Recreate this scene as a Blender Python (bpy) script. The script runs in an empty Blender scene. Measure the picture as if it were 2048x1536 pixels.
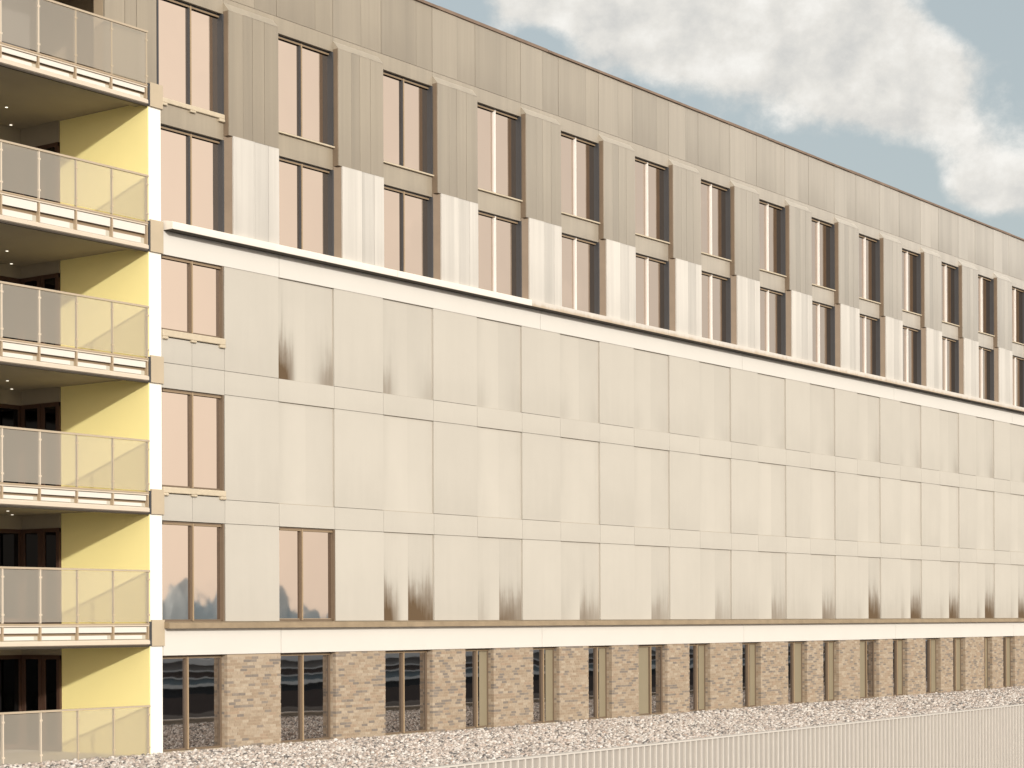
import bpy, math, random
import numpy as np
from mathutils import Vector, Matrix

random.seed(7); rng = np.random.default_rng(7)
scene = bpy.context.scene
COL = scene.collection

# ------------------------------------------------------------------ camera
CAM = Vector((-34.480, -33.398, 2.993))
YAW, PITCH, ROLL, FPX, SHY = math.radians(53.806), math.radians(.147), math.radians(-.231), 3973.68, 461.565
fw = Vector((math.sin(YAW)*math.cos(PITCH), math.cos(YAW)*math.cos(PITCH), math.sin(PITCH)))
r0 = Vector((math.cos(YAW), -math.sin(YAW), 0)); u0 = r0.cross(fw)
rt = math.cos(ROLL)*r0 + math.sin(ROLL)*u0; up = -math.sin(ROLL)*r0 + math.cos(ROLL)*u0
cd = bpy.data.cameras.new('camera'); cam = bpy.data.objects.new('camera', cd); COL.objects.link(cam)
cam.matrix_world = Matrix((( rt.x, up.x, -fw.x, CAM.x), (rt.y, up.y, -fw.y, CAM.y), (rt.z, up.z, -fw.z, CAM.z), (0, 0, 0, 1)))
cd.sensor_width = 36; cd.lens = FPX/2048*36; cd.shift_y = SHY/2048
cd.clip_start = .5; cd.clip_end = 6000
scene.camera = cam

# ------------------------------------------------------------------ light
SUN_AZ, SUN_EL = math.radians(30), math.radians(15.8)     # to the left of the facade's normal
sdir = Vector((-math.sin(SUN_AZ)*math.cos(SUN_EL), -math.cos(SUN_AZ)*math.cos(SUN_EL), math.sin(SUN_EL)))
sl = bpy.data.lights.new('sun', 'SUN'); sl.energy = 2.9; sl.angle = math.radians(1.6); sl.color = (1, .95, .87)
so = bpy.data.objects.new('sun', sl); COL.objects.link(so)
so.rotation_euler = (-sdir).to_track_quat('-Z', 'Y').to_euler(); so.location = sdir*200

class NT:
    """small helper to write node trees"""
    def __init__(s, tree): s.t = tree; s.n = tree.nodes; s.l = tree.links
    def node(s, typ, **k):
        n = s.n.new(typ)
        for a, v in k.items(): setattr(n, a, v)
        return n
    def put(s, sock, v):
        if hasattr(v, 'is_output'): s.l.new(v, sock)
        else: sock.default_value = v
    def m(s, op, a, b=None, c=None, clamp=False):
        n = s.node('ShaderNodeMath', operation=op, use_clamp=clamp)
        for i, v in enumerate((a, b, c)):
            if v is not None: s.put(n.inputs[i], v)
        return n.outputs[0]
    def vm(s, op, a, b):
        n = s.node('ShaderNodeVectorMath', operation=op); s.put(n.inputs[0], a); s.put(n.inputs[1], b); return n.outputs[0]
    def xyz(s, v):
        n = s.node('ShaderNodeSeparateXYZ'); s.put(n.inputs[0], v); return n.outputs
    def comb(s, x, y, z):
        n = s.node('ShaderNodeCombineXYZ')
        for i, v in enumerate((x, y, z)): s.put(n.inputs[i], v)
        return n.outputs[0]
    def noise(s, vec, scale=1., detail=3., rough=.5, dist=0.):
        n = s.node('ShaderNodeTexNoise'); s.put(n.inputs['Vector'], vec); s.put(n.inputs['Scale'], scale)
        n.inputs['Detail'].default_value = detail; n.inputs['Roughness'].default_value = rough; n.inputs['Distortion'].default_value = dist
        return n.outputs[0]
    def mix(s, f, a, b, blend='MIX'):
        n = s.node('ShaderNodeMix', data_type='RGBA', blend_type=blend)
        s.put(n.inputs[0], f); s.put(n.inputs[6], a if hasattr(a, 'is_output') else (*a, 1)); s.put(n.inputs[7], b if hasattr(b, 'is_output') else (*b, 1))
        return n.outputs[2]
    def ramp(s, f, stops, interp='LINEAR'):
        n = s.node('ShaderNodeValToRGB'); n.color_ramp.interpolation = interp
        e = n.color_ramp.elements
        while len(e) < len(stops): e.new(.5)
        for q, (p, c) in zip(e, stops): q.position = p; q.color = (*c, 1)
        s.put(n.inputs[0], f); return n.outputs[0]
    def sstep(s, v, a, b):
        n = s.node('ShaderNodeMapRange', interpolation_type='SMOOTHSTEP')
        s.put(n.inputs[0], v); s.put(n.inputs[1], a); s.put(n.inputs[2], b); n.inputs[3].default_value = 0; n.inputs[4].default_value = 1
        return n.outputs[0]
    def attr(s, name):
        n = s.node('ShaderNodeAttribute', attribute_type='OBJECT', attribute_name=name); return n.outputs['Fac']

w = bpy.data.worlds.new('World'); scene.world = w; w.use_nodes = True
T = NT(w.node_tree); T.n.clear()
sky = T.node('ShaderNodeTexSky', sky_type='NISHITA', sun_disc=False)
sky.sun_elevation = SUN_EL; sky.sun_rotation = math.radians(180)+SUN_AZ
sky.air_density = 1.0; sky.dust_density = 3.0; sky.ozone_density = 1.0; sky.altitude = 50
D = T.node('ShaderNodeTexCoord').outputs['Generated']
dx, dy, dz = T.xyz(D)
el = T.m('MULTIPLY', T.m('ARCSINE', dz), 57.2958)
az = T.m('MULTIPLY', T.m('ARCTAN2', dx, dy), 57.2958)
P = T.comb(T.m('MULTIPLY', az, .13), T.m('MULTIPLY', el, .15), 2.7)
f1 = T.noise(P, 3.0, 13, .63, .0)
big = T.noise(P, .9, 3, .5)
blob = -.12
for (ba, be, ra, re, wt) in [(60., 16.4, 4.2, 1.5, .8), (63.6, 15.4, 2.6, 1.5, .8), (65.6, 14.6, 1.6, 1.2, .7), (67.6, 11.9, 1.9, .75, .85), (55.5, 17.2, 2.6, .7, .6), (61., 19., 6., 1.6, .6), (66.8, 13.2, 1.2, .8, .4),
                            (67.9, 16.7, 1.7, 1.1, -1.1), (57.6, 14.7, 1.8, .6, -.35), (54.6, 16.2, 1.2, .5, -.5), (52.2, 17.2, 1., .6, -.6), (59.6, 16.9, .7, .35, -.35), (61.8, 13.0, 2.4, .6, -.32), (64.8, 11.9, 1.4, .9, -.6), (66.4, 10.8, 1.2, .5, -.4)]:
    a = T.m('POWER', T.m('DIVIDE', T.m('SUBTRACT', az, ba), ra), 2.); b = T.m('POWER', T.m('DIVIDE', T.m('SUBTRACT', el, be), re), 2.)
    g = T.m('MULTIPLY', T.m('EXPONENT', T.m('MULTIPLY', T.m('ADD', a, b), -1.)), wt)
    blob = T.m('ADD', g, blob)
dens = T.m('ADD', T.m('ADD', T.m('MULTIPLY', T.m('SUBTRACT', f1, .5), 1.25), T.m('MULTIPLY', T.m('SUBTRACT', big, .5), .6)), blob)
mask = T.sstep(dens, -.12, .33)
f2 = T.noise(T.vm('ADD', P, (-.07, .07, 0)), 3.0, 9, .55, .0)
f3 = T.noise(P, 1.7, 5, .5)
shade = T.m('ADD', T.m('MULTIPLY', T.m('SUBTRACT', f1, f2), 1.9), T.m('ADD', T.m('MULTIPLY', f3, .8), .12), clamp=True)
ccol = T.ramp(shade, [(.15, (4.0, 3.95, 3.8)), (.5, (4.9, 4.75, 4.45)), (.85, (5.75, 5.6, 5.3))])
# bright haze towards the low sun, thin veil elsewhere
cosS = T.m('ADD', T.m('MULTIPLY', dx, sdir.x), T.m('ADD', T.m('MULTIPLY', dy, sdir.y), T.m('MULTIPLY', dz, sdir.z)))
glow = T.m('MULTIPLY', T.sstep(cosS, -.35, .75), T.m('SUBTRACT', 1., T.sstep(el, 8., 50.)))
skyc = T.mix(1., sky.outputs[0], (1.15, 1.02, .86), 'MULTIPLY')
skyc = T.mix(.75, skyc, (2.9, 3.25, 3.35))
skyc = T.mix(T.m('MULTIPLY', mask, .95), skyc, ccol)
skyc = T.mix(T.m('MULTIPLY', glow, .95), skyc, (14.5, 12.5, 10.5))
bg = T.node('ShaderNodeBackground'); T.put(bg.inputs[0], skyc); bg.inputs[1].default_value = .15
ow = T.node('ShaderNodeOutputWorld'); T.l.new(bg.outputs[0], ow.inputs[0])

vs = scene.view_settings; vs.view_transform = 'Standard'; vs.look = 'None'; vs.gamma = 1; vs.exposure = .15; vs.use_curve_mapping = False
scene.render.engine = 'CYCLES'
scene.cycles.max_bounces = 7; scene.cycles.diffuse_bounces = 4; scene.cycles.glossy_bounces = 4; scene.cycles.transparent_max_bounces = 12

# ------------------------------------------------------------------ materials
def mat(name):
    m = bpy.data.materials.new(name); m.use_nodes = True; t = NT(m.node_tree); b = m.node_tree.nodes['Principled BSDF']
    return m, t, b
def wpos(t): return t.node('ShaderNodeNewGeometry').outputs['Position']
def gen(t): return t.node('ShaderNodeTexCoord').outputs['Generated']
def rnd(t): return t.node('ShaderNodeObjectInfo').outputs['Random']
def hsv(t, col, v):
    n = t.node('ShaderNodeHueSaturation'); t.put(n.inputs['Color'], col); t.put(n.inputs['Value'], v); return n.outputs[0]

def m_plain(name, c, rough=.6, spec=.4, var=.12, scale=2.5, metal=0., bump=0.):
    m, t, b = mat(name); p = wpos(t)
    n = t.noise(p, scale, 5, .6)
    col = hsv(t, t.mix(0., c, c), t.m('ADD', t.m('MULTIPLY', n, var*2), 1-var))
    t.put(b.inputs['Base Color'], col); b.inputs['Roughness'].default_value = rough; b.inputs['Specular IOR Level'].default_value = spec; b.inputs['Metallic'].default_value = metal
    if bump:
        bn = t.node('ShaderNodeBump'); bn.inputs['Distance'].default_value = bump; t.put(bn.inputs['Height'], t.noise(p, 60, 3)); t.l.new(bn.outputs[0], b.inputs['Normal'])
    return m

def m_panel(name, c, stainc, rough, spec, streak, coat=0., sheen=0.):
    """weathered facade board: tone per board, fine vertical run marks, stains climbing from its lower edge
    (object properties: stain = amount, side = -1 left .. 1 right, tone = shift of its colour)"""
    m, t, b = mat(name); p = wpos(t); px, py, pz = t.xyz(p); g = gen(t); gx, gy, gz = t.xyz(g); rd = rnd(t)
    seed = t.m('MULTIPLY', rd, 37.)
    big = t.noise(p, .55, 4, .55)
    fine = t.noise(t.comb(t.m('MULTIPLY', px, 11.), seed, t.m('MULTIPLY', pz, .22)), 1., 4, .6)
    wide = t.noise(t.comb(t.m('MULTIPLY', px, 2.6), seed, t.m('MULTIPLY', pz, .06)), 1., 2, .5)
    v = t.m('ADD', t.m('MULTIPLY', big, .14), .93)
    v = t.m('ADD', v, t.m('MULTIPLY', t.m('SUBTRACT', fine, .5), streak))
    v = t.m('ADD', v, t.m('MULTIPLY', t.m('SUBTRACT', wide, .5), streak*1.2))
    v = t.m('ADD', v, t.m('MULTIPLY', t.m('SUBTRACT', rd, .5), .035))
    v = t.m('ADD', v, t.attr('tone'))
    col = hsv(t, t.mix(t.attr('chalk'), c, (.47, .445, .405)), v)  # paler mix paints in the sky's sheen on the far bays
    # stains
    st, side = t.attr('stain'), t.attr('side')
    run = t.noise(t.comb(t.m('MULTIPLY', px, 5.), seed, t.m('MULTIPLY', pz, .35)), 1., 5, .62)
    cloudy = t.noise(t.comb(t.m('MULTIPLY', px, 2.), seed, t.m('MULTIPLY', pz, 1.1)), 1., 4, .6)
    rise = t.m('POWER', t.m('SUBTRACT', 1., gz, clamp=True), 1.7)
    h = t.m('ADD', rise, t.m('ADD', t.m('MULTIPLY', t.m('SUBTRACT', run, .5), .75), t.m('MULTIPLY', t.m('SUBTRACT', cloudy, .5), .5)))
    low = t.m('ADD', t.m('MULTIPLY', t.sstep(h, .08, 1.0), 1.), t.m('MULTIPLY', t.m('MULTIPLY', rise, fine), .3))
    aside = t.m('ABSOLUTE', side)
    lat = t.m('ADD', t.m('MULTIPLY', t.m('SUBTRACT', gx, .5), t.m('MULTIPLY', side, 2.2)), t.m('SUBTRACT', 1., t.m('MULTIPLY', aside, .5)), clamp=True)
    film = t.m('MULTIPLY', t.sstep(run, .3, .8), .16)
    sm = t.m('MULTIPLY', t.m('MULTIPLY', t.m('ADD', low, film), lat), st, clamp=True)
    # edge dirt and recess shade painted down one edge of the recessed boards
    dist = t.m('SUBTRACT', .5, t.m('MULTIPLY', side, t.m('SUBTRACT', gx, .5)))
    em = t.m('MULTIPLY', t.m('MULTIPLY', t.m('SUBTRACT', 1., t.sstep(dist, 0., .42)), aside), t.m('ADD', t.m('MULTIPLY', cloudy, .24), .02), clamp=True)
    sm = t.m('MAXIMUM', sm, em)
    edge = t.m('MULTIPLY', t.m('SUBTRACT', 1., t.sstep(t.m('MINIMUM', gz, t.m('SUBTRACT', 1., gz)), 0., .03)), t.m('MULTIPLY', cloudy, .22))
    sm = t.m('MAXIMUM', sm, edge)
    sc_ = t.mix(t.sstep(sm, .05, .6), [min(1, q*.62) for q in c], stainc)
    col = t.mix(sm, col, sc_)
    t.put(b.inputs['Base Color'], col); b.inputs['Roughness'].default_value = rough; b.inputs['Specular IOR Level'].default_value = spec
    b.inputs['Coat Weight'].default_value = coat; b.inputs['Coat Roughness'].default_value = .28; b.inputs['Sheen Weight'].default_value = sheen; b.inputs['Sheen Roughness'].default_value = .45; b.inputs['Sheen Tint'].default_value = (1, .97, .92, 1)
    bn = t.node('ShaderNodeBump'); bn.inputs['Strength'].default_value = .25; bn.inputs['Distance'].default_value = .003
    t.put(bn.inputs['Height'], t.noise(p, 22, 4)); t.l.new(bn.outputs[0], b.inputs['Normal'])
    return m

def m_glass(name, tint, rough, wav):
    m, t, b = mat(name); p = wpos(t)
    pv = t.vm('ADD', p, t.comb(t.m('MULTIPLY', rnd(t), 40.), 0., 0.))
    b.inputs['Base Color'].default_value = (*tint, 1); b.inputs['Metallic'].default_value = 1; b.inputs['Roughness'].default_value = rough
    bn = t.node('ShaderNodeBump'); bn.inputs['Strength'].default_value = 1; bn.inputs['Distance'].default_value = wav
    t.put(bn.inputs['Height'], t.noise(pv, 1.1, 1.5, .4)); t.l.new(bn.outputs[0], b.inputs['Normal'])
    return m

M = {}
M['board']  = m_panel('pale_board', (.485, .46, .41), (.115, .077, .044), .75, .2, .018)
M['bronze'] = m_panel('champagne_board', (.262, .222, .163), (.14, .11, .08), .42, .6, .29, .5, .55)
M['white_board'] = m_panel('chalky_board', (.55, .527, .487), (.34, .315, .275), .6, .35, .30)
M['core']   = m_plain('joint_backing', (.36, .285, .20), .9, .1)
M['band']   = m_plain('white_band', (.625, .605, .565), .6, .35, .04, .6)
M['cheek']  = m_plain('brown_cheek', (.20, .15, .105), .6, .3, .15)
M['ledge']  = m_panel('metal_ledge', (.78, .73, .66), (.42, .33, .23), .55, .4, .06)
M['ledge_low'] = m_plain('weathered_ledge', (.29, .225, .15), .7, .3, .35, 3.)
M['coping'] = m_plain('roof_coping', (.20, .145, .11), .7, .3, .5, 1.2)
M['frame']  = m_plain('bronze_frame', (.25, .18, .11), .45, .5, .06)
M['cap_metal'] = m_plain('tan_cap_metal', (.34, .25, .155), .45, .5, .06)
M['jamb_brown'] = m_plain('brown_jamb', (.15, .108, .072), .5, .45, .1)
M['jamb']   = m_plain('dark_jamb', (.05, .052, .057), .55, .4, .1)
M['lit_frame'] = m_plain('lit_mullion', (.74, .70, .66), .5, .4, .04)  # light caught by the farther mullions, put into their colour
M['sill']   = m_plain('stone_sill', (.52, .45, .34), .75, .3, .18, 6.)
M['glass']  = m_glass('bronze_glass', (.525, .445, .385), .03, .0035)
M['glass_low'] = m_glass('clear_glass', (.46, .44, .435), .015, .0016)
M['infill'] = m_plain('beige_infill', (.24, .205, .138), .55, .4, .08, 1.)
M['white']  = m_plain('white_render', (.84, .82, .77), .7, .3, .03)
M['yellow'] = m_plain('yellow_render', (.98, .865, .40), .7, .3, .03, 1., 0., .0015)
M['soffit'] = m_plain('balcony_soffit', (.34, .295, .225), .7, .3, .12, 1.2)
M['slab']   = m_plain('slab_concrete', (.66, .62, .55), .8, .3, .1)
M['cap']    = m_plain('tan_cap', (.46, .385, .28), .6, .35, .08)
M['slat']   = m_plain('white_slat', (.66, .635, .585), .5, .4, .04)
M['grey_plate'] = m_plain('grey_plate', (.50, .475, .40), .6, .35, .06)
M['rail_metal'] = m_plain('tan_rail_metal', (.43, .355, .26), .45, .5, .05)
M['post']   = m_plain('bronze_post', (.40, .31, .21), .5, .5, .06)
M['gutter'] = m_plain('cream_gutter', (.60, .52, .42), .5, .5, .07)
M['dark']   = m_plain('dark_lip_shade', (.05, .04, .03), .7, .3)  # near-black for shade drawn under the ledge and gutter
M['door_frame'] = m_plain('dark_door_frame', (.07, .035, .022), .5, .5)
M['door_glass'] = m_glass('dark_door_glass', (.06, .06, .06), .05, .004)
M['dark_wall'] = m_plain('grey_terrace_wall', (.13, .12, .115), .7, .3)
M['membrane'] = m_plain('roof_membrane', (.16, .14, .12), .9, .2)
M['rib_sheet'] = m_plain('ribbed_sheet', (.35, .325, .295), .55, .5, .10, 1.)
M['rib'] = m_plain('sheet_seam', (.58, .545, .50), .5, .5, .07)
M['ground'] = m_plain('asphalt', (.075, .066, .062), .9, .3, .3, .3)
M['mortar'] = m_plain('mortar', (.39, .315, .235), .9, .2, .15, 9.)
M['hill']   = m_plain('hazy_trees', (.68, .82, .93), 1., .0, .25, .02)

BR = [(.0, (.325, .26, .192)), (.2, (.355, .29, .218)), (.38, (.305, .238, .172)), (.52, (.375, .31, .238)), (.64, (.24, .205, .172)), (.74, (.335, .255, .186)), (.83, (.205, .178, .153)), (.92, (.40, .335, .258))]
def m_brick(name, attr):
    m, t, b = mat(name)
    if attr:
        a = t.node('ShaderNodeAttribute', attribute_name='tint'); f = a.outputs['Fac']
    else: f = rnd(t)
    col = t.ramp(f, BR, 'CONSTANT')
    col = hsv(t, col, t.m('ADD', t.m('MULTIPLY', t.noise(wpos(t), 18, 4), .5), .75))
    t.put(b.inputs['Base Color'], col); b.inputs['Roughness'].default_value = .85; b.inputs['Specular IOR Level'].default_value = .2
    return m
M['brick'] = m_brick('brick_single', False); M['bricks'] = m_brick('brick_mass', True)

def m_stone():
    m, t, b = mat('pebble'); a = t.node('ShaderNodeAttribute', attribute_name='tint'); f = a.outputs['Fac']
    col = t.ramp(f, [(0, (.55, .48, .43)), (.18, (.70, .65, .60)), (.42, (.44, .375, .33)), (.56, (.29, .26, .24)), (.67, (.60, .51, .45)), (.80, (.15, .14, .135)), (.87, (.76, .72, .68)), (.95, (.46, .36, .30))], 'CONSTANT')
    col = hsv(t, col, t.m('ADD', t.m('MULTIPLY', t.noise(wpos(t), 25, 3), .4), .72))
    t.put(b.inputs['Base Color'], col); b.inputs['Roughness'].default_value = .6; b.inputs['Specular IOR Level'].default_value = .4
    return m
M['stone'] = m_stone()

def m_rail():
    m, t, b = mat('frosted_rail_glass'); m.node_tree.nodes.remove(b)
    out = m.node_tree.nodes['Material Output']; p = wpos(t)
    tr = t.node('ShaderNodeBsdfTransparent'); tr.inputs[0].default_value = (1., .985, .95, 1)
    df = t.node('ShaderNodeBsdfDiffuse'); df.inputs[0].default_value = (.64, .59, .51, 1)
    tl = t.node('ShaderNodeBsdfTranslucent'); tl.inputs[0].default_value = (.85, .82, .75, 1)
    gl = t.node('ShaderNodeBsdfGlossy'); gl.inputs[0].default_value = (.9, .9, .9, 1); gl.inputs[1].default_value = .08
    bn = t.node('ShaderNodeBump'); bn.inputs['Distance'].default_value = .003; t.put(bn.inputs['Height'], t.noise(t.vm('ADD', p, t.comb(t.m('MULTIPLY', rnd(t), 30.), 0., 0.)), .8, 1)); t.l.new(bn.outputs[0], gl.inputs['Normal'])
    a = t.node('ShaderNodeMixShader'); a.inputs[0].default_value = .35; t.l.new(df.outputs[0], a.inputs[1]); t.l.new(tl.outputs[0], a.inputs[2])
    c = t.node('ShaderNodeMixShader'); c.inputs[0].default_value = .48; t.l.new(tr.outputs[0], c.inputs[1]); t.l.new(a.outputs[0], c.inputs[2])
    fr = t.node('ShaderNodeFresnel'); fr.inputs[0].default_value = 1.5
    d = t.node('ShaderNodeMixShader'); t.put(d.inputs[0], t.m('MULTIPLY', fr.outputs[0], .4)); t.l.new(c.outputs[0], d.inputs[1]); t.l.new(gl.outputs[0], d.inputs[2])
    t.l.new(d.outputs[0], out.inputs[0]); return m
M['rail_glass'] = m_rail()
mc = bpy.data.materials.new('rail_glass_back'); mc.use_nodes = True; mc.node_tree.nodes.clear()
tb = NT(mc.node_tree); tbn = tb.node('ShaderNodeBsdfTransparent'); tbn.inputs[0].default_value = (.97, .97, .96, 1); tb.l.new(tbn.outputs[0], tb.node('ShaderNodeOutputMaterial').inputs[0])
M['rail_back'] = mc
def m_lamp():
    m, t, b = mat('downlight'); b.inputs['Base Color'].default_value = (.8, .8, .75, 1)
    b.inputs['Emission Color'].default_value = (1, .92, .75, 1); b.inputs['Emission Strength'].default_value = 1.6; return m
M['lamp'] = m_lamp()

# ------------------------------------------------------------------ mesh helpers
FQ = [(0, 1, 3, 2), (4, 6, 7, 5), (0, 4, 5, 1), (2, 3, 7, 6), (0, 2, 6, 4), (1, 5, 7, 3)]
class MB:
    def __init__(s): s.v = []; s.f = []
    def box(s, x0, x1, y0, y1, z0, z1):
        o = len(s.v); s.v += [(x, y, z) for x in (x0, x1) for y in (y0, y1) for z in (z0, z1)]
        s.f += [tuple(o+i for i in q) for q in FQ]; return s
    def prism(s, pts, z0, z1):          # plan outline (x,y), anticlockwise from above
        o = len(s.v); n = len(pts); s.v += [(x, y, z0) for x, y in pts] + [(x, y, z1) for x, y in pts]
        s.f += [tuple(o+i for i in range(n))[::-1], tuple(o+n+i for i in range(n))]
        s.f += [(o+i, o+(i+1) % n, o+n+(i+1) % n, o+n+i) for i in range(n)]; return s
    def profile(s, pts, x0, x1):        # section outline (y,z) swept along x
        o = len(s.v); n = len(pts); s.v += [(x0, y, z) for y, z in pts] + [(x1, y, z) for y, z in pts]
        s.f += [tuple(o+i for i in range(n)), tuple(o+n+i for i in range(n))[::-1]]
        s.f += [(o+i, o+n+i, o+n+(i+1) % n, o+(i+1) % n) for i in range(n)]; return s
    def build(s, name, m, parent=None, **props):
        me = bpy.data.meshes.new(name); me.from_pydata(s.v, [], s.f); me.materials.append(m)
        o = bpy.data.objects.new(name, me); COL.objects.link(o)
        if parent is not None: o.parent = parent
        for k, v in props.items(): o[k] = v
        return o
def fix(o):
    import bmesh
    b = bmesh.new(); b.from_mesh(o.data); bmesh.ops.recalc_face_normals(b, faces=b.faces); b.to_mesh(o.data); b.free(); return o
def box(name, m, parent, x0, x1, y0, y1, z0, z1, **props): return MB().box(x0, x1, y0, y1, z0, z1).build(name, m, parent, **props)
def thing(name, label, cat, group=None):
    o = bpy.data.objects.new(name, None); COL.objects.link(o); o['label'] = label; o['category'] = cat
    if group: o['group'] = group
    return o
def struct(o): o['kind'] = 'structure'; return o

# ------------------------------------------------------------------ setting
struct(box('ground', M['ground'], None, -900, 900, -1500, 300, -5.5, -4.5))
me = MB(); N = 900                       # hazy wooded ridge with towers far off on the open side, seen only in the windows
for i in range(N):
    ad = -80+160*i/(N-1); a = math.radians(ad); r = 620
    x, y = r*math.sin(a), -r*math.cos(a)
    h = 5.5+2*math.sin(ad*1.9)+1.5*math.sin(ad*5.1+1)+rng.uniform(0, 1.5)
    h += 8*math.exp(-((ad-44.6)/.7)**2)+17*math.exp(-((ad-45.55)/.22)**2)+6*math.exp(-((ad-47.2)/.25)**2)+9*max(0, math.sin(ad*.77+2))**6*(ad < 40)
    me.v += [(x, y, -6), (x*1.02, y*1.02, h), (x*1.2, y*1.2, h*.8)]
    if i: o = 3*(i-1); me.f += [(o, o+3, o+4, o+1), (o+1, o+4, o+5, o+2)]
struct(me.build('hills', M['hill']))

# podium roof with its edge
PA, PB = Vector((-4.306, -9.208, 0)), Vector((29.049, -8.046, 0)); pd = (PB-PA).normalized(); pn = Vector((pd.y, -pd.x, 0))
def par(s, d, z): q = PA+pd*s+pn*d; return (q.x, q.y, z)
def parbox(mb, s0, s1, d0, d1, z0, z1):
    o = len(mb.v); mb.v += [par(s, -d, z) for s in (s0, s1) for d in (d0, d1) for z in (z0, z1)]; mb.f += [tuple(o+i for i in q) for q in FQ]; return mb
S0, S1 = -6., 62.
a, b_ = par(S0, -.12, 0), par(S1, -.12, 0)
struct(MB().prism([(a[0], a[1]), (b_[0], b_[1]), (b_[0], 6), (a[0], 6)], -4.4, -.10).build('podium_roof', M['membrane']))

# ------------------------------------------------------------------ the long building
B = thing('panel_clad_building', 'long pale panel-clad building with bronze windows above a brick ground floor', 'building')
R = [-.378, 3.561, 7.612, 11.693, 15.715, 19.732, 23.653, 27.498, 31.266, 35.022, 38.704, 42.368, 46.031, 49.68, 53.32, 56.95]
XE = R[-1]; NB = len(R)-1; XL = -2.42
Z = dict(b0=2.985, b2b=5.308, b2t=5.876, b1b=8.377, b1t=8.945, band=11.43, head5=14.43, sill6=15.035, head6=17.43, fr=17.83, roof=19.60)
G = .0055
# structure behind the boards
core = MB()
core.box(XL, XE, .32, 11, -.3, 19.5)
core.box(R[0]+.003, XE, .056, .32, 5.308, 11.9); core.box(R[0]+.003, 1.50, .056, .32, 2.9, 5.308); core.box(3.585, XE, .056, .32, 2.9, 5.308)
core.box(XL, R[0], .10, .32, 8.36, 9.52); core.box(XL, R[0], .10, .32, 5.31, 5.90); core.box(XL, R[0], .10, .32, 11.44, 12.0)
core.box(XL, XE, .10, .32, 2.22, 2.85); core.box(XL, XE, .022, .32, 17.45, 19.5); core.box(XL, XE, .10, .32, 14.44, 15.0)
core.build('wall', M['core'], B)

def panel(parent, m, x0, x1, z0, z1, y0=0., y1=.095, g=G, **p):
    return box('panel', M[m], parent, x0+g, x1-g, y0, y1, z0+g, z1-g, **p)

# lower wall: boards between the ledges
LW = MB().box(R[0]+.02, XE-.02, .096, .099, 3.0, 3.05).build('cladding', M['core'], B)
def mids(k): return R[k]+.478*(R[k+1]-R[k])
def st(k, row, half):
    """stain strength and side for the narrow boards in the window columns, as seen"""
    if row == 2:
        L = [0, 0, .95, .30, .22, .12, .10, .12, .15, .25, .35, .30, .35, .3, .3][k]
        Rr = [0, 0, 1.0, .75, .55, .45, .38, .48, .6, .95, .95, .95, 1.0, .9, .9][k]
        return (L, -.8) if half == 0 else (Rr, -.15)
    if row == 4:
        L = [0, 1.05, .45, .24, .2, .16, .14, .15, .16, .17, .18, .18, .18, .16, .16][k]
        Rr = [0, .5, .3, .2, .18, .17, .16, .19, .22, .25, .27, .3, .3, .25, .25][k]
        return (L, -1.) if half == 0 else (Rr, .8)
    return ((.09, -1.) if half == 0 else (.07, 1.))
for k in range(NB):
    a0, a1 = R[k], mids(k); b1 = R[k+1]; bm = (a1+b1)/2
    for row, (z0, z1) in ((4, (Z['b1t'], Z['band'])), (3, (Z['b2t'], Z['b1b'])), (2, (Z['b0'], Z['b2b']))):
        panel(LW, 'board', a0, a1, z0, z1, stain=(.12 if row != 2 or k < 6 else .22), side=0., tone=.0)
        if row == 2 and k == 0: continue
        kk = k+1 if k+1 < 15 else 14
        s0, d0 = st(kk, row, 0); s1, d1 = st(kk, row, 1)
        tn = .02 if row == 3 else -.02
        panel(LW, 'board', a1, bm, z0, z1, .05, .095, G, stain=s0, side=d0, tone=tn+.015)
        panel(LW, 'board', bm-.012, b1, z0, z1, .05, .095, G, stain=s1, side=d1, tone=tn-.02)
    for z0, z1 in ((Z['b1b'], Z['b1t']), (Z['b2b'], Z['b2t'])):
        panel(LW, 'board', a0, a1, z0, z1, stain=.06, side=0.); panel(LW, 'board', a1, b1, z0, z1, stain=.06, side=0.)
xm = -1.45
panel(LW, 'board', XL, xm, 8.945, 9.53, tone=-.05, stain=.1); panel(LW, 'board', xm, R[0], 8.945, 9.53, tone=-.05, stain=.1)
panel(LW, 'board', XL, xm, 8.36, 8.945, tone=-.04, stain=.1); panel(LW, 'board', xm, R[0], 8.36, 8.945, tone=-.04, stain=.1)
panel(LW, 'board', XL, xm, 5.308, 5.93, tone=-.06, stain=.1); panel(LW, 'board', xm, R[0], 5.308, 5.93, tone=-.06, stain=.1)

# white bands and the ledges
for (z0, z1, y) in ((11.43, 11.99, -.012), (2.205, 2.84, -.03)):
    xs = [XL, 1.52, 12.6, 24.4, 36.2, 48., XE]
    for i in range(len(xs)-1):
        box('white_band', M['band'], B, xs[i]+.008, xs[i+1]-.008, y, .10, z0, z1)
xs = [-2.36, 5.75, 11.8, 19.2, 27., 35., 43., 50., XE]
for i in range(len(xs)-1):
    MB().profile([(-.30, 11.985), (.1, 11.985), (.1, 12.20), (-.05, 12.20), (-.30, 12.155)][::-1], xs[i]+.006, xs[i+1]-.006).build('upper_ledge', M['ledge'], B, stain=(.15 if i < 2 else .7), side=0., tone=0. if i < 2 else -.22)
    lo = fix(COL.objects[-1]); box('ledge_shade', M['dark'], lo, xs[i]+.006, xs[i+1]-.006, -.285, .0, 11.972, 11.984)  # dark strip paints the shade on the ledge's underside
xs = [XL, 6.2, 14.6, 23., 31.4, 39.8, 48.2, XE]
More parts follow.
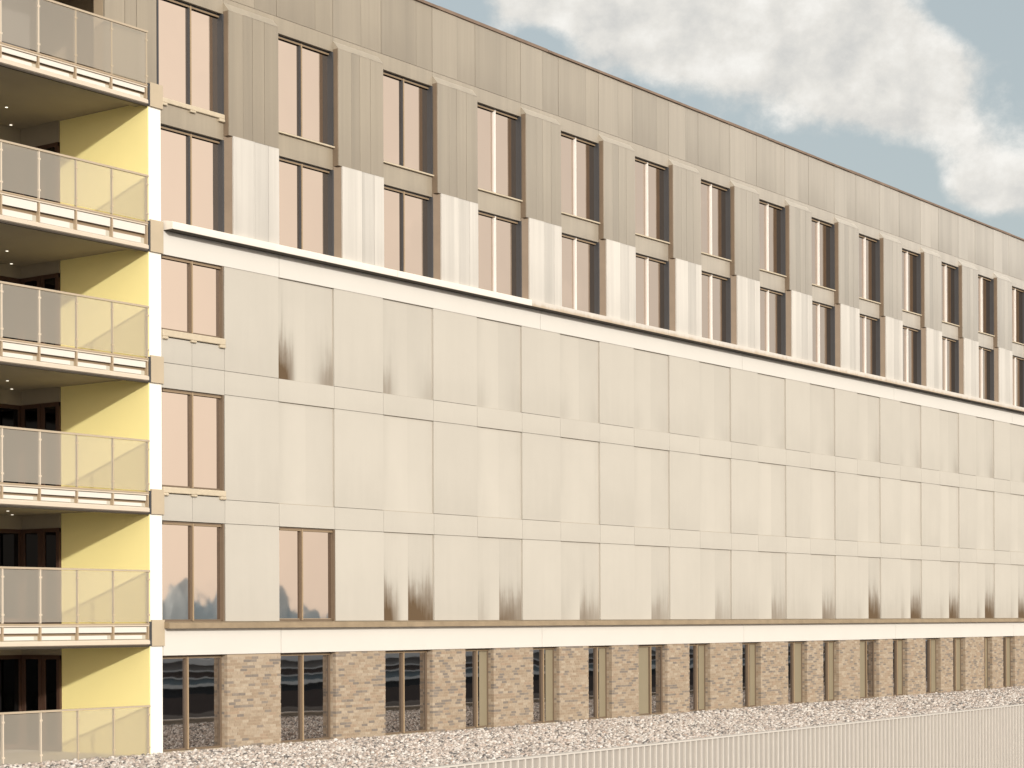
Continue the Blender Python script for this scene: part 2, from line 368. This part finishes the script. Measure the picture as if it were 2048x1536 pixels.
for i in range(len(xs)-1):
    MB().profile([(-.22, 2.825), (.1, 2.84), (.1, 2.985), (-.03, 2.985), (-.22, 2.955)][::-1], xs[i]+.004, xs[i+1]-.004).build('lower_ledge', M['ledge_low'], B)
    fix(COL.objects[-1])

# windows ----------------------------------------------------------------
def window(x0, x1, z0, z1, yg, ws=(.5,), glass='glass', mull='frame', sill=None, jamb=.05, fd=.14, infill=None, mw=.07, jm='jamb'):
    """frame (jambs, head, sill rail) as the part; panes, mullions, sill as its sub-parts"""
    f = MB(); y0 = yg-fd
    f.box(x1-jamb, x1, y0, yg+.06, z0, z1); f.box(x0, x0+jamb, yg-.02, yg+.06, z0, z1)
    f.box(x0+jamb, x1-jamb, yg-.05, yg+.06, z1-.07, z1); f.box(x0+jamb, x1-jamb, yg-.035, yg+.06, z0, z0+.05)
    wdw = f.build('window', M[jm], B)
    cuts = [x0+jamb] + [x0+(x1-x0)*q for q in ws] + [x1-jamb]
    for i in range(len(cuts)-1):
        box('infill_panel' if infill == i else 'pane', M['infill'] if infill == i else M[glass], wdw, cuts[i], cuts[i+1], yg-(.01 if infill == i else 0), yg+.03, z0+.05, z1-.07)
    for c in cuts[1:-1]:
        if not (infill is not None and c == cuts[-2] and len(cuts) == 4):
            mo = MB().box(c-mw/2, c+mw/2, yg-.055, yg-.001, z0+.02, z1-.03).build('mullion', M[jm] if mull == 'frame' else M[mull], wdw)
            box('mullion_cap', M['cap_metal'] if mull == 'frame' else M[mull], mo, c-mw*.02, c+mw/2-.002, yg-.075, yg-.056, z0+.02, z1-.03)
    box('head_bar', M['frame'], wdw, x0+jamb, x1-jamb, yg-.06, yg-.051, z1-.075, z1-.035)
    if sill: MB().profile([(-.05, sill[0]), (yg, sill[0]), (yg, sill[1]), (-.05, sill[1]-.012)][::-1], x0-.0, x1).build('sill', M['sill'], wdw); fix(COL.objects[-1])
    return wdw

pw = .437
for k in range(-1, NB):
    if k < 0: x0, x1 = XL+.02, R[0]
    else: x0, x1 = R[k]+pw*(R[k+1]-R[k]), R[k+1]
    ml = 'frame' if k < 2 else 'lit_frame'  # farther mullions whitened to paint the light they catch
    window(x0, x1, Z['sill6'], Z['head6'], .15, (.5,), fd=.16, mull=ml, sill=(Z['sill6']-.05, Z['sill6']) if k >= 0 else None)
    window(x0, x1, 12.15, Z['head5'], .15, (.5,), fd=.16, mull=ml)
for z0, z1 in ((9.70, 11.43), (6.085, 8.36), (2.985, 5.30)): window(XL+.02, R[0]-.02, z0, z1, .10, (.49,), jamb=.055, fd=.10, jm='jamb_brown')
window(1.515, 3.575, 2.985, 5.30, .10, (.41,), jamb=.055, fd=.10, jm='jamb_brown')
# stone sills with rounded lugs under the first column
for z0, z1 in ((9.53, 9.70), (5.93, 6.085), (14.90, 15.03)):
    s = MB().box(XL+.01, R[0]-.005, -.06, .12, z0+.015, z1).box(XL+.01, XL+.16, -.075, .1, z0-.05, z0+.015).box(R[0]-.20, R[0]-.01, -.075, .1, z0-.06, z0+.015).box(-1.52, -1.34, -.07, .1, z0-.035, z0+.015)
    o = s.build('stone_sill', M['sill'], B); bv = o.modifiers.new('b', 'BEVEL'); bv.width = .02; bv.segments = 2

# upper wall: lintels, spandrels, frieze, piers
UW = MB().box(XL+.02, XE-.02, .096, .099, 19.3, 19.45).build('upper_cladding', M['core'], B)
def bay_sheen(k): return min(.058*max(k, 0), .75)  # sky sheen put into the board colour, growing toward the far end
for k in range(-1, NB):
    x0, x1 = (XL, R[0]) if k < 0 else (R[k], R[k+1])
    xp = x0 if k < 0 else x0+pw*(x1-x0)
    panel(UW, 'bronze', x0, x1, Z['head6'], Z['fr'], 0, .095, G, tone=.06, chalk=bay_sheen(k), stain=.08)
    if k < 0: panel(UW, 'bronze', x0, x1, 14.43, 14.96, 0, .3, .004, tone=.1, stain=.15)
    else: panel(UW, 'bronze', xp-.1, x1, Z['head5'], Z['sill6']-.05, .02, .3, .004, tone=.12, chalk=bay_sheen(k), stain=.25, side=1.)
    cs = (0, .27, .47, .83, 1) if k >= 0 else (0, .55, 1)
    for i in range(len(cs)-1):
        panel(UW, 'bronze', x0+cs[i]*(x1-x0), x0+cs[i+1]*(x1-x0), Z['fr'], Z['roof'], 0 if i % 2 == 0 else .004, .095, G, chalk=bay_sheen(k), tone=(.03, -.01, -.06, 0)[i]+rng.uniform(-.06, .06), stain=(.1, .3, .3, .2)[i])
for k in range(NB):
    x0 = R[k]; x1 = R[k]+pw*(R[k+1]-R[k]); wd = x1-x0; d = .18
    # upper storey and lower storey of the pier; splayed cheek on the lower one, sloping cap on top
    pier = MB().box(x0, x1, -d+.03, .3, Z['head5']+.10, 17.50)
    pier.prism([(x0, .3), (x0, .0), (x0+.13, -d+.03), (x1, -d+.03), (x1, .3)], 12.1, Z['head5']+.10)
    pr = pier.build('pier', M['cheek'], B); fix(pr)
    MB().profile([(-d, 17.50), (.1, 17.50), (.1, 17.72), (0.004, 17.72)][::-1], x0, x1).build('pier_cap', M['bronze'], pr, tone=.25, chalk=bay_sheen(k)); fix(COL.objects[-1])
    cs = (0, .28, .47, .71, 1)
    for i in range(4):
        panel(pr, 'bronze', x0+cs[i]*wd, x0+cs[i+1]*wd, Z['head5']+.10, 17.50, -d, -d+.028, .005 if i else .0, chalk=bay_sheen(k), tone=(-.01, -.09, .03, -.03)[i]+rng.uniform(-.06, .06), stain=.25, side=0.)
    xa = x0+.13; wd2 = x1-xa; cs = (0, .46, .76, 1)
    for i in range(3):
        panel(pr, 'white_board', xa+cs[i]*wd2, xa+cs[i+1]*wd2, 12.12, Z['head5']+.10, -d-.012, -d+.028, .005 if i else .0, tone=(.03, -.11, .02)[i]+rng.uniform(-.03, .03), stain=.2, side=0.)
# roof coping in lengths
x = XL-7.
while x < XE:
    L = rng.uniform(1.6, 3.6); e = min(x+L, XE); j = rng.uniform(-.012, .012)
    box('roof_coping', M['coping'], B, x+.006, e-.006, -.05+j, .5, Z['roof']-.02, Z['roof']+.055+j); x = e

# brick ground floor
PIERS = [(-.32, 1.54), (3.58, 5.54), (7.52, 8.99), (10.28, 12.19), (13.51, 15.05), (16.32, 17.84), (19.54, 20.9), (22.22, 24.35), (25.62, 27.58), (28.99, 30.25), (31.47, 33.19), (34.79, 36.04), (37.32, 39.02), (40.45, 41.67), (42.9, 44.87), (45.71, 46.91), (48.2, 49.91), (51.2, 52.7), (54., 56.9)]
ZT = 2.20; CH = .0725; BL = .225
def brick_boxes(x0, x1):
    out = []; n = int((ZT+.06)/CH)
    for c in range(n+1):
        z0 = -.10+c*CH; z1 = min(z0+CH-.011, ZT-.002)
        if z1-z0 < .02: continue
        off = (c % 2)*.5*BL + (.25*BL if c % 3 == 0 else 0); xx = x0-off
        while xx < x1-.005:
            a, e = max(xx, x0), min(xx+BL-.011, x1)
            if e-a > .03: out.append((a, e, rng.uniform(-.005, .003), .10, z0, z1))
            xx += BL
        # return into the opening on the left (seen) side
        for q in (0, 1):
            ya = .11+q*.115; out.append((x0, x0+.1, ya, ya+.105, z0, z1))
    return out
mass_v, mass_f, mass_c = [], [], []
for i, (x0, x1) in enumerate(PIERS):
    pr = box('brick_pier', M['mortar'], B, x0+.006, x1-.006, .006, .33, -.12, ZT-.004)
    bb = brick_boxes(x0, x1)
    if i == 0:
        cache = {}
        for (a, e, ya, yb, za, zb) in bb[:340]:
            key = (round(e-a, 3), round(yb-ya, 2), round(zb-za, 3))
            if key not in cache:
                mb = MB().box(0, e-a, 0, yb-ya, 0, zb-za); mm = bpy.data.meshes.new('brick'); mm.from_pydata(mb.v, [], mb.f); mm.materials.append(M['brick']); cache[key] = mm
            o = bpy.data.objects.new('brick', cache[key]); COL.objects.link(o); o.parent = pr; o.location = (a, ya, za)
    else:
        for q in bb:
            o = len(mass_v); mass_v += [(X, Y, ZZ) for X in q[0:2] for Y in q[2:4] for ZZ in q[4:6]]; mass_f += [tuple(o+j for j in f) for f in FQ]; mass_c.append(rng.random())
me = bpy.data.meshes.new('brickwork'); me.from_pydata(mass_v, [], mass_f); me.materials.append(M['bricks'])
at = me.attributes.new('tint', 'FLOAT', 'POINT'); at.data.foreach_set('value', np.repeat(np.array(mass_c, 'f'), 8))
o = bpy.data.objects.new('brickwork', me); COL.objects.link(o); o.parent = B; o['kind'] = 'stuff'

ops = [(XL+.02, PIERS[0][0])] + [(PIERS[i][1], PIERS[i+1][0]) for i in range(len(PIERS)-1)]
for i, (x0, x1) in enumerate(ops):
    kw = dict(glass='glass_low', jamb=.045, fd=.03, mw=.075, jm='jamb_brown')
    if i < 3: window(x0, x1, -.02, ZT, .22, (.47 if i else .44,), **kw)
    elif x1-x0 > 1.5: window(x0, x1, -.02, ZT, .22, (.55,), infill=0, **kw)
    elif i in (9, 14): window(x0, x1, -.02, ZT, .22, (.5,), infill=1, **kw)
    else: window(x0, x1, -.02, ZT, .22, (.545, .70), infill=2, **kw)
    box('threshold', M['sill'], B, x0, x1, .06, .30, -.12, -.022)

# ------------------------------------------------------------------ balcony block
K = thing('balcony_block', 'stack of balconies with yellow side walls and frosted glass railings at building end', 'balconies')
BX0, BXR, YB = -9.2, -2.82, 4.47
floors = [(15.237, 14.746, 16.447), (12.10, 11.432, 13.161), (9.0, 8.442, 10.174), (5.95, 5.441, 7.123), (2.967, 2.43, 4.162), (-.05, -.6, 1.087)]
PX = [-9.17, -8.08, -7.03, -6.01, -4.97, -3.925, -2.872]
# walls
box('end_wall', M['white'], K, -2.80, -2.425, .0, YB, -.12, 14.85)
box('yellow_wall', M['yellow'], K, BXR, -2.802, .003, 2.98, -.12, 14.85)
box('column', M['white'], K, BX0+.05, BX0+.35, .45, .75, -.12, 17.83)
box('back_wall', M['soffit'], K, BX0, BXR, YB, YB+.3, -.12, 19.5)
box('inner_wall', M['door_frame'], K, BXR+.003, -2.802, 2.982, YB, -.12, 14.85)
for fi, (zt, zb, zr) in enumerate(floors):
    H = zt-zb
    bal = box('balcony', M['slab'], K, BX0, BXR-.0, .10, YB, zb+.16, zt-.03)
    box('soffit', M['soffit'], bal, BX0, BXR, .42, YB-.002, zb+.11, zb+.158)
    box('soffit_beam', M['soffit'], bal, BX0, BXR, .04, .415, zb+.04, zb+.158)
    # slab edge: rails, slats, gutter
    box('edge_rail', M['post'], bal, BX0, BXR-.02, -.035, .095, zt-.05, zt-.018)
    box('edge_strip', M['gutter'], bal, BX0, BXR-.02, -.02, .095, zt-.085, zt-.052)
    box('edge_back', M['frame'], bal, BX0, BXR-.05, .075, .095, zb+.17, zt-.087)
    for i in range(len(PX)-1):
        a, e = PX[i], PX[i+1]
        h = H-.12-.16
        box('slat', M['slat'], bal, a+.03, e-.045, .0, .03, zt-.10-h*.48, zt-.10)
        box('slat', M['slat'], bal, a+.03, e-.15, .035, .06, zb+.165, zb+.165+h*.33)
        box('edge_plate', M['grey_plate'], bal, a+.03, e-.02, .062, .072, zb+.162, zb+.165+h*.34)
        box('edge_post', M['post'], bal, e-.02, e+.012, -.03, .07, zb+.15, zt-.086)
    MB().profile([(-.045, zb+.045), (.0, zb+.02), (.035, zb+.02), (.035, zb+.145), (-.02, zb+.145), (-.045, zb+.11)][::-1], BX0, BXR-.03).build('gutter', M['gutter'], bal); fix(COL.objects[-1])
    box('lip_shadow', M['dark'], bal, BX0, BXR-.03, -.03, .038, zb-.02, zb+.018)  # dark lip, enlarged to draw the beam's shadow under the gutter
    if fi < 5:
        box('slab_cap', M['cap'], bal, -2.795, -2.40, -.055, .0, zb, zt+(.06 if fi else .05))
        box('cap_bracket', M['jamb'], bal, -2.85, -2.797, -.045, .06, zb+.005, zt+.02)
    # railing
    zg0, zg1 = zt+.015, zr-.055
    for i in range(len(PX)-1):
        rp = box('rail_pane', M['rail_glass'], bal, PX[i]+.018, PX[i+1]-.018, -.020, -.008, zg0, zg1)
        rp.data.materials.append(M['rail_back'])          # frosted film on the outer face only
        for pf in rp.data.polygons: pf.material_index = 0 if sum(rp.data.vertices[q].co.y for q in pf.vertices)/4 < -.019 else 1
    for i, q in enumerate(PX):
        p = MB().box(q-.014, q+.014, -.025, .03, zt-.01, zr-.045)
        for zc in (zg0+.16, zg1-.16): p.box(q-.035, q+.035, -.032, -.004, zc-.02, zc+.02)
        p.build('rail_post', M['gutter'] if i < 4 else M['rail_metal'], bal)
    box('handrail', M['rail_metal'], bal, BX0, BXR-.015, -.04, .02, zr-.045, zr)
    if fi == 0: continue
    # doors at the back and on the side, downlights in the ceiling of this storey
    zc = floors[fi-1][1]+.11
    zd = zt+2.25
    box('bulkhead', M['soffit'], bal, BX0, BXR, YB-.12, YB-.004, zd, zc-.002)
    for j in range(5):
        xa = BXR-1.3*(j+1); xb = xa+1.3
        d = MB().box(xa, xa+.09, YB-.09, YB-.004, zt, zd).box(xb-.09, xb, YB-.09, YB-.004, zt, zd).box(xa, xb, YB-.088, YB-.004, zd-.1, zd-.001).box(xa, xb, YB-.087, YB-.004, zt, zt+.12).build('door', M['door_frame'], bal)
        box('pane', M['door_glass'], d, xa+.09, xb-.09, YB-.05, YB-.03, zt+.12, zd-.1)
    box('side_bulkhead', M['soffit'], bal, BXR-.035, BXR+.002, 2.985, YB-.125, zd, zc-.002)
    for ya, yb in ((2.99, 3.62), (3.64, 4.34)):
        d = MB().box(BXR-.06, BXR+.002, ya, ya+.11, zt, zd-.002).box(BXR-.06, BXR+.002, yb-.11, yb, zt, zd-.002).box(BXR-.058, BXR+.002, ya, yb, zd-.1, zd-.003).box(BXR-.058, BXR+.002, ya, yb, zt, zt+.1).build('side_door', M['door_frame'], bal)
        box('pane', M['door_glass'], d, BXR-.03, BXR-.01, ya+.11, yb-.11, zt+.1, zd-.1)
    for (lx, ly) in ((-4.4, 2.99), (-6.6, 2.99), (-8.6, 2.99), (-3.27, 4.2)):
        n = 14; mb = MB(); mb.prism([(lx+.032*math.cos(2*math.pi*i/n), ly+.032*math.sin(2*math.pi*i/n)) for i in range(n)], zc-.008, zc-.001); mb.build('downlight', M['lamp'], bal); fix(COL.objects[-1])
# top storey: closed wall beside the terrace, unseen roof added over it for shade
tw = box('terrace_wall', M['core'], K, -4.03, -2.44, .16, .45, 15.2, 17.8)
for a, e in ((-4.03, -3.42), (-3.42, -3.06), (-3.06, -2.44)):
    panel(tw, 'bronze', a, e, 15.2, 17.82, .10, .158, .008, tone=.02+rng.uniform(-.08, .04), stain=.2)
box('terrace_back_wall', M['dark_wall'], K, BX0, -4.04, 2.6, 2.8, 15.2, 17.8)
fz = box('frieze', M['core'], K, BX0, XL, .10, 4.7, 17.83, 19.5)
for i in range(4):
    a = BX0+(XL-BX0)/4*i; panel(fz, 'bronze', a, a+(XL-BX0)/4, 17.83, Z['roof'], 0, .098, G, tone=rng.uniform(-.06, .06), stain=.2)

# ------------------------------------------------------------------ ribbed parapet wall
W = thing('ribbed_parapet', 'low grey ribbed metal parapet wall at the edge of the gravel roof', 'parapet')
parbox(MB(), S0, S1, .0, .10, -4.45, .10).build('sheet', M['rib_sheet'], W)
parbox(MB(), S0, S1, -.05, .13, .085, .122).build('coping', M['rib'], W)
s = S0+.2; n = 0
rib = None
while s < 52:
    if rib is None:
        rm = parbox(MB(), -.024, .024, -.045, -.001, -4.45, .098); me = bpy.data.meshes.new('rib'); me.from_pydata([(Vector(v)-PA)[:] for v in rm.v], [], rm.f); me.materials.append(M['rib']); rib = me
    o = bpy.data.objects.new('rib', rib); COL.objects.link(o); o.parent = W; o.location = PA+pd*s; s += .272; n += 1

# ------------------------------------------------------------------ low building across the yard (seen in the ground-floor glass)
L = thing('low_pavilion', 'low white-banded building across the yard, mirrored in the ground-floor glass', 'building')
m1 = m_plain('pavilion_grey', (.33, .31, .30), .7); m2 = m_plain('pavilion_blue', (.20, .25, .28), .5); m3 = m_plain('pavilion_white', (.9, .88, .86), .6); m4 = m_plain('pavilion_brown', (.13, .10, .09), .8)
yy = -70.; xa, xb = -60, 190
def lz(py): return 2.993-(py-1235)/FPX*((33.4+70)/33.4)*41.5*1.0
for nm, mm, p0, p1, pro in (('fascia', m3, 1316, 1330, .5), ('upper_cladding', m1, 1330, 1345, .0), ('white_line', m3, 1345, 1348, .2), ('brown_cladding', m4, 1348, 1361, .0), ('white_line', m3, 1361, 1364, .2), ('glazing', m2, 1364, 1377, .0), ('white_sill', m3, 1377, 1384, .3), ('dark_base', M['jamb'], 1384, 1402, -.1), ('plinth', m4, 1402, 1440, .4)):
    box(nm, mm, L, xa, xb, yy-3, yy+pro, lz(p1), lz(p0))
box('roof', m1, L, xa-.5, xb+.5, yy-14, yy-.5, lz(1316), lz(1316)+.15)

# ------------------------------------------------------------------ gravel
phi = (1+5**.5)/2
iv = np.array([(-1, phi, 0), (1, phi, 0), (-1, -phi, 0), (1, -phi, 0), (0, -1, phi), (0, 1, phi), (0, -1, -phi), (0, 1, -phi), (phi, 0, -1), (phi, 0, 1), (-phi, 0, -1), (-phi, 0, 1)], float); iv /= np.linalg.norm(iv[0])
if_ = np.array([(0, 11, 5), (0, 5, 1), (0, 1, 7), (0, 7, 10), (0, 10, 11), (1, 5, 9), (5, 11, 4), (11, 10, 2), (10, 7, 6), (7, 1, 8), (3, 9, 4), (3, 4, 2), (3, 2, 6), (3, 6, 8), (3, 8, 9), (4, 9, 5), (2, 4, 11), (6, 2, 10), (8, 6, 7), (9, 8, 1)])
P_ = []
for (x0, x1, sp) in ((-10, 20, .088), (20, 58, .105)):
    gx, gy = np.meshgrid(np.arange(x0, x1, sp), np.arange(-9.05, -.02, sp)); q = np.stack([gx.ravel(), gy.ravel()], 1); q += rng.uniform(-.5, .5, q.shape)*sp*1.1
    q = q[q[:, 1] < -.03]; yl = PA.y+(q[:, 0]-PA.x)*(pd.y/pd.x)+.14; q = q[q[:, 1] > yl]
    s_ = sp*rng.uniform(.46, .80, len(q)); P_.append(np.column_stack([q, s_]))
P_ = np.concatenate(P_); n = len(P_)
sc = np.stack([P_[:, 2]*rng.uniform(.8, 1.25, n), P_[:, 2]*rng.uniform(.75, 1.1, n), P_[:, 2]*rng.uniform(.5, .85, n)], 1)
A = rng.normal(size=(n, 4)); A /= np.linalg.norm(A, axis=1)[:, None]; qw, qx, qy, qz = A.T
RM = np.stack([1-2*(qy*qy+qz*qz), 2*(qx*qy-qz*qw), 2*(qx*qz+qy*qw), 2*(qx*qy+qz*qw), 1-2*(qx*qx+qz*qz), 2*(qy*qz-qx*qw), 2*(qx*qz-qy*qw), 2*(qy*qz+qx*qw), 1-2*(qx*qx+qy*qy)], 1).reshape(n, 3, 3)
lv = iv[None]*sc[:, None, :]*rng.uniform(.82, 1.18, (n, 12, 1))
V = np.einsum('nij,nkj->nki', RM, lv)
V[:, :, 0] += P_[:, 0:1]; V[:, :, 1] += P_[:, 1:2]; V[:, :, 2] += -.065+rng.uniform(-.012, .028, (n, 1))
Fi = (if_[None]+12*np.arange(n)[:, None, None]).reshape(-1)
me = bpy.data.meshes.new('gravel'); me.vertices.add(n*12); me.vertices.foreach_set('co', V.reshape(-1).astype('f'))
nf = n*20; me.loops.add(nf*3); me.loops.foreach_set('vertex_index', Fi.astype('i')); me.polygons.add(nf)
me.polygons.foreach_set('loop_start', (np.arange(nf)*3).astype('i')); me.polygons.foreach_set('use_smooth', np.ones(nf, bool))
at = me.attributes.new('tint', 'FLOAT', 'POINT'); at.data.foreach_set('value', np.repeat(rng.random(n).astype('f'), 12))
me.update(calc_edges=True); me.materials.append(M['stone'])
o = bpy.data.objects.new('gravel', me); COL.objects.link(o); o['kind'] = 'stuff'; o['label'] = 'pale mixed river pebbles covering the flat roof before the building'; o['category'] = 'gravel'
print('stones', n, 'objects', len(bpy.data.objects))
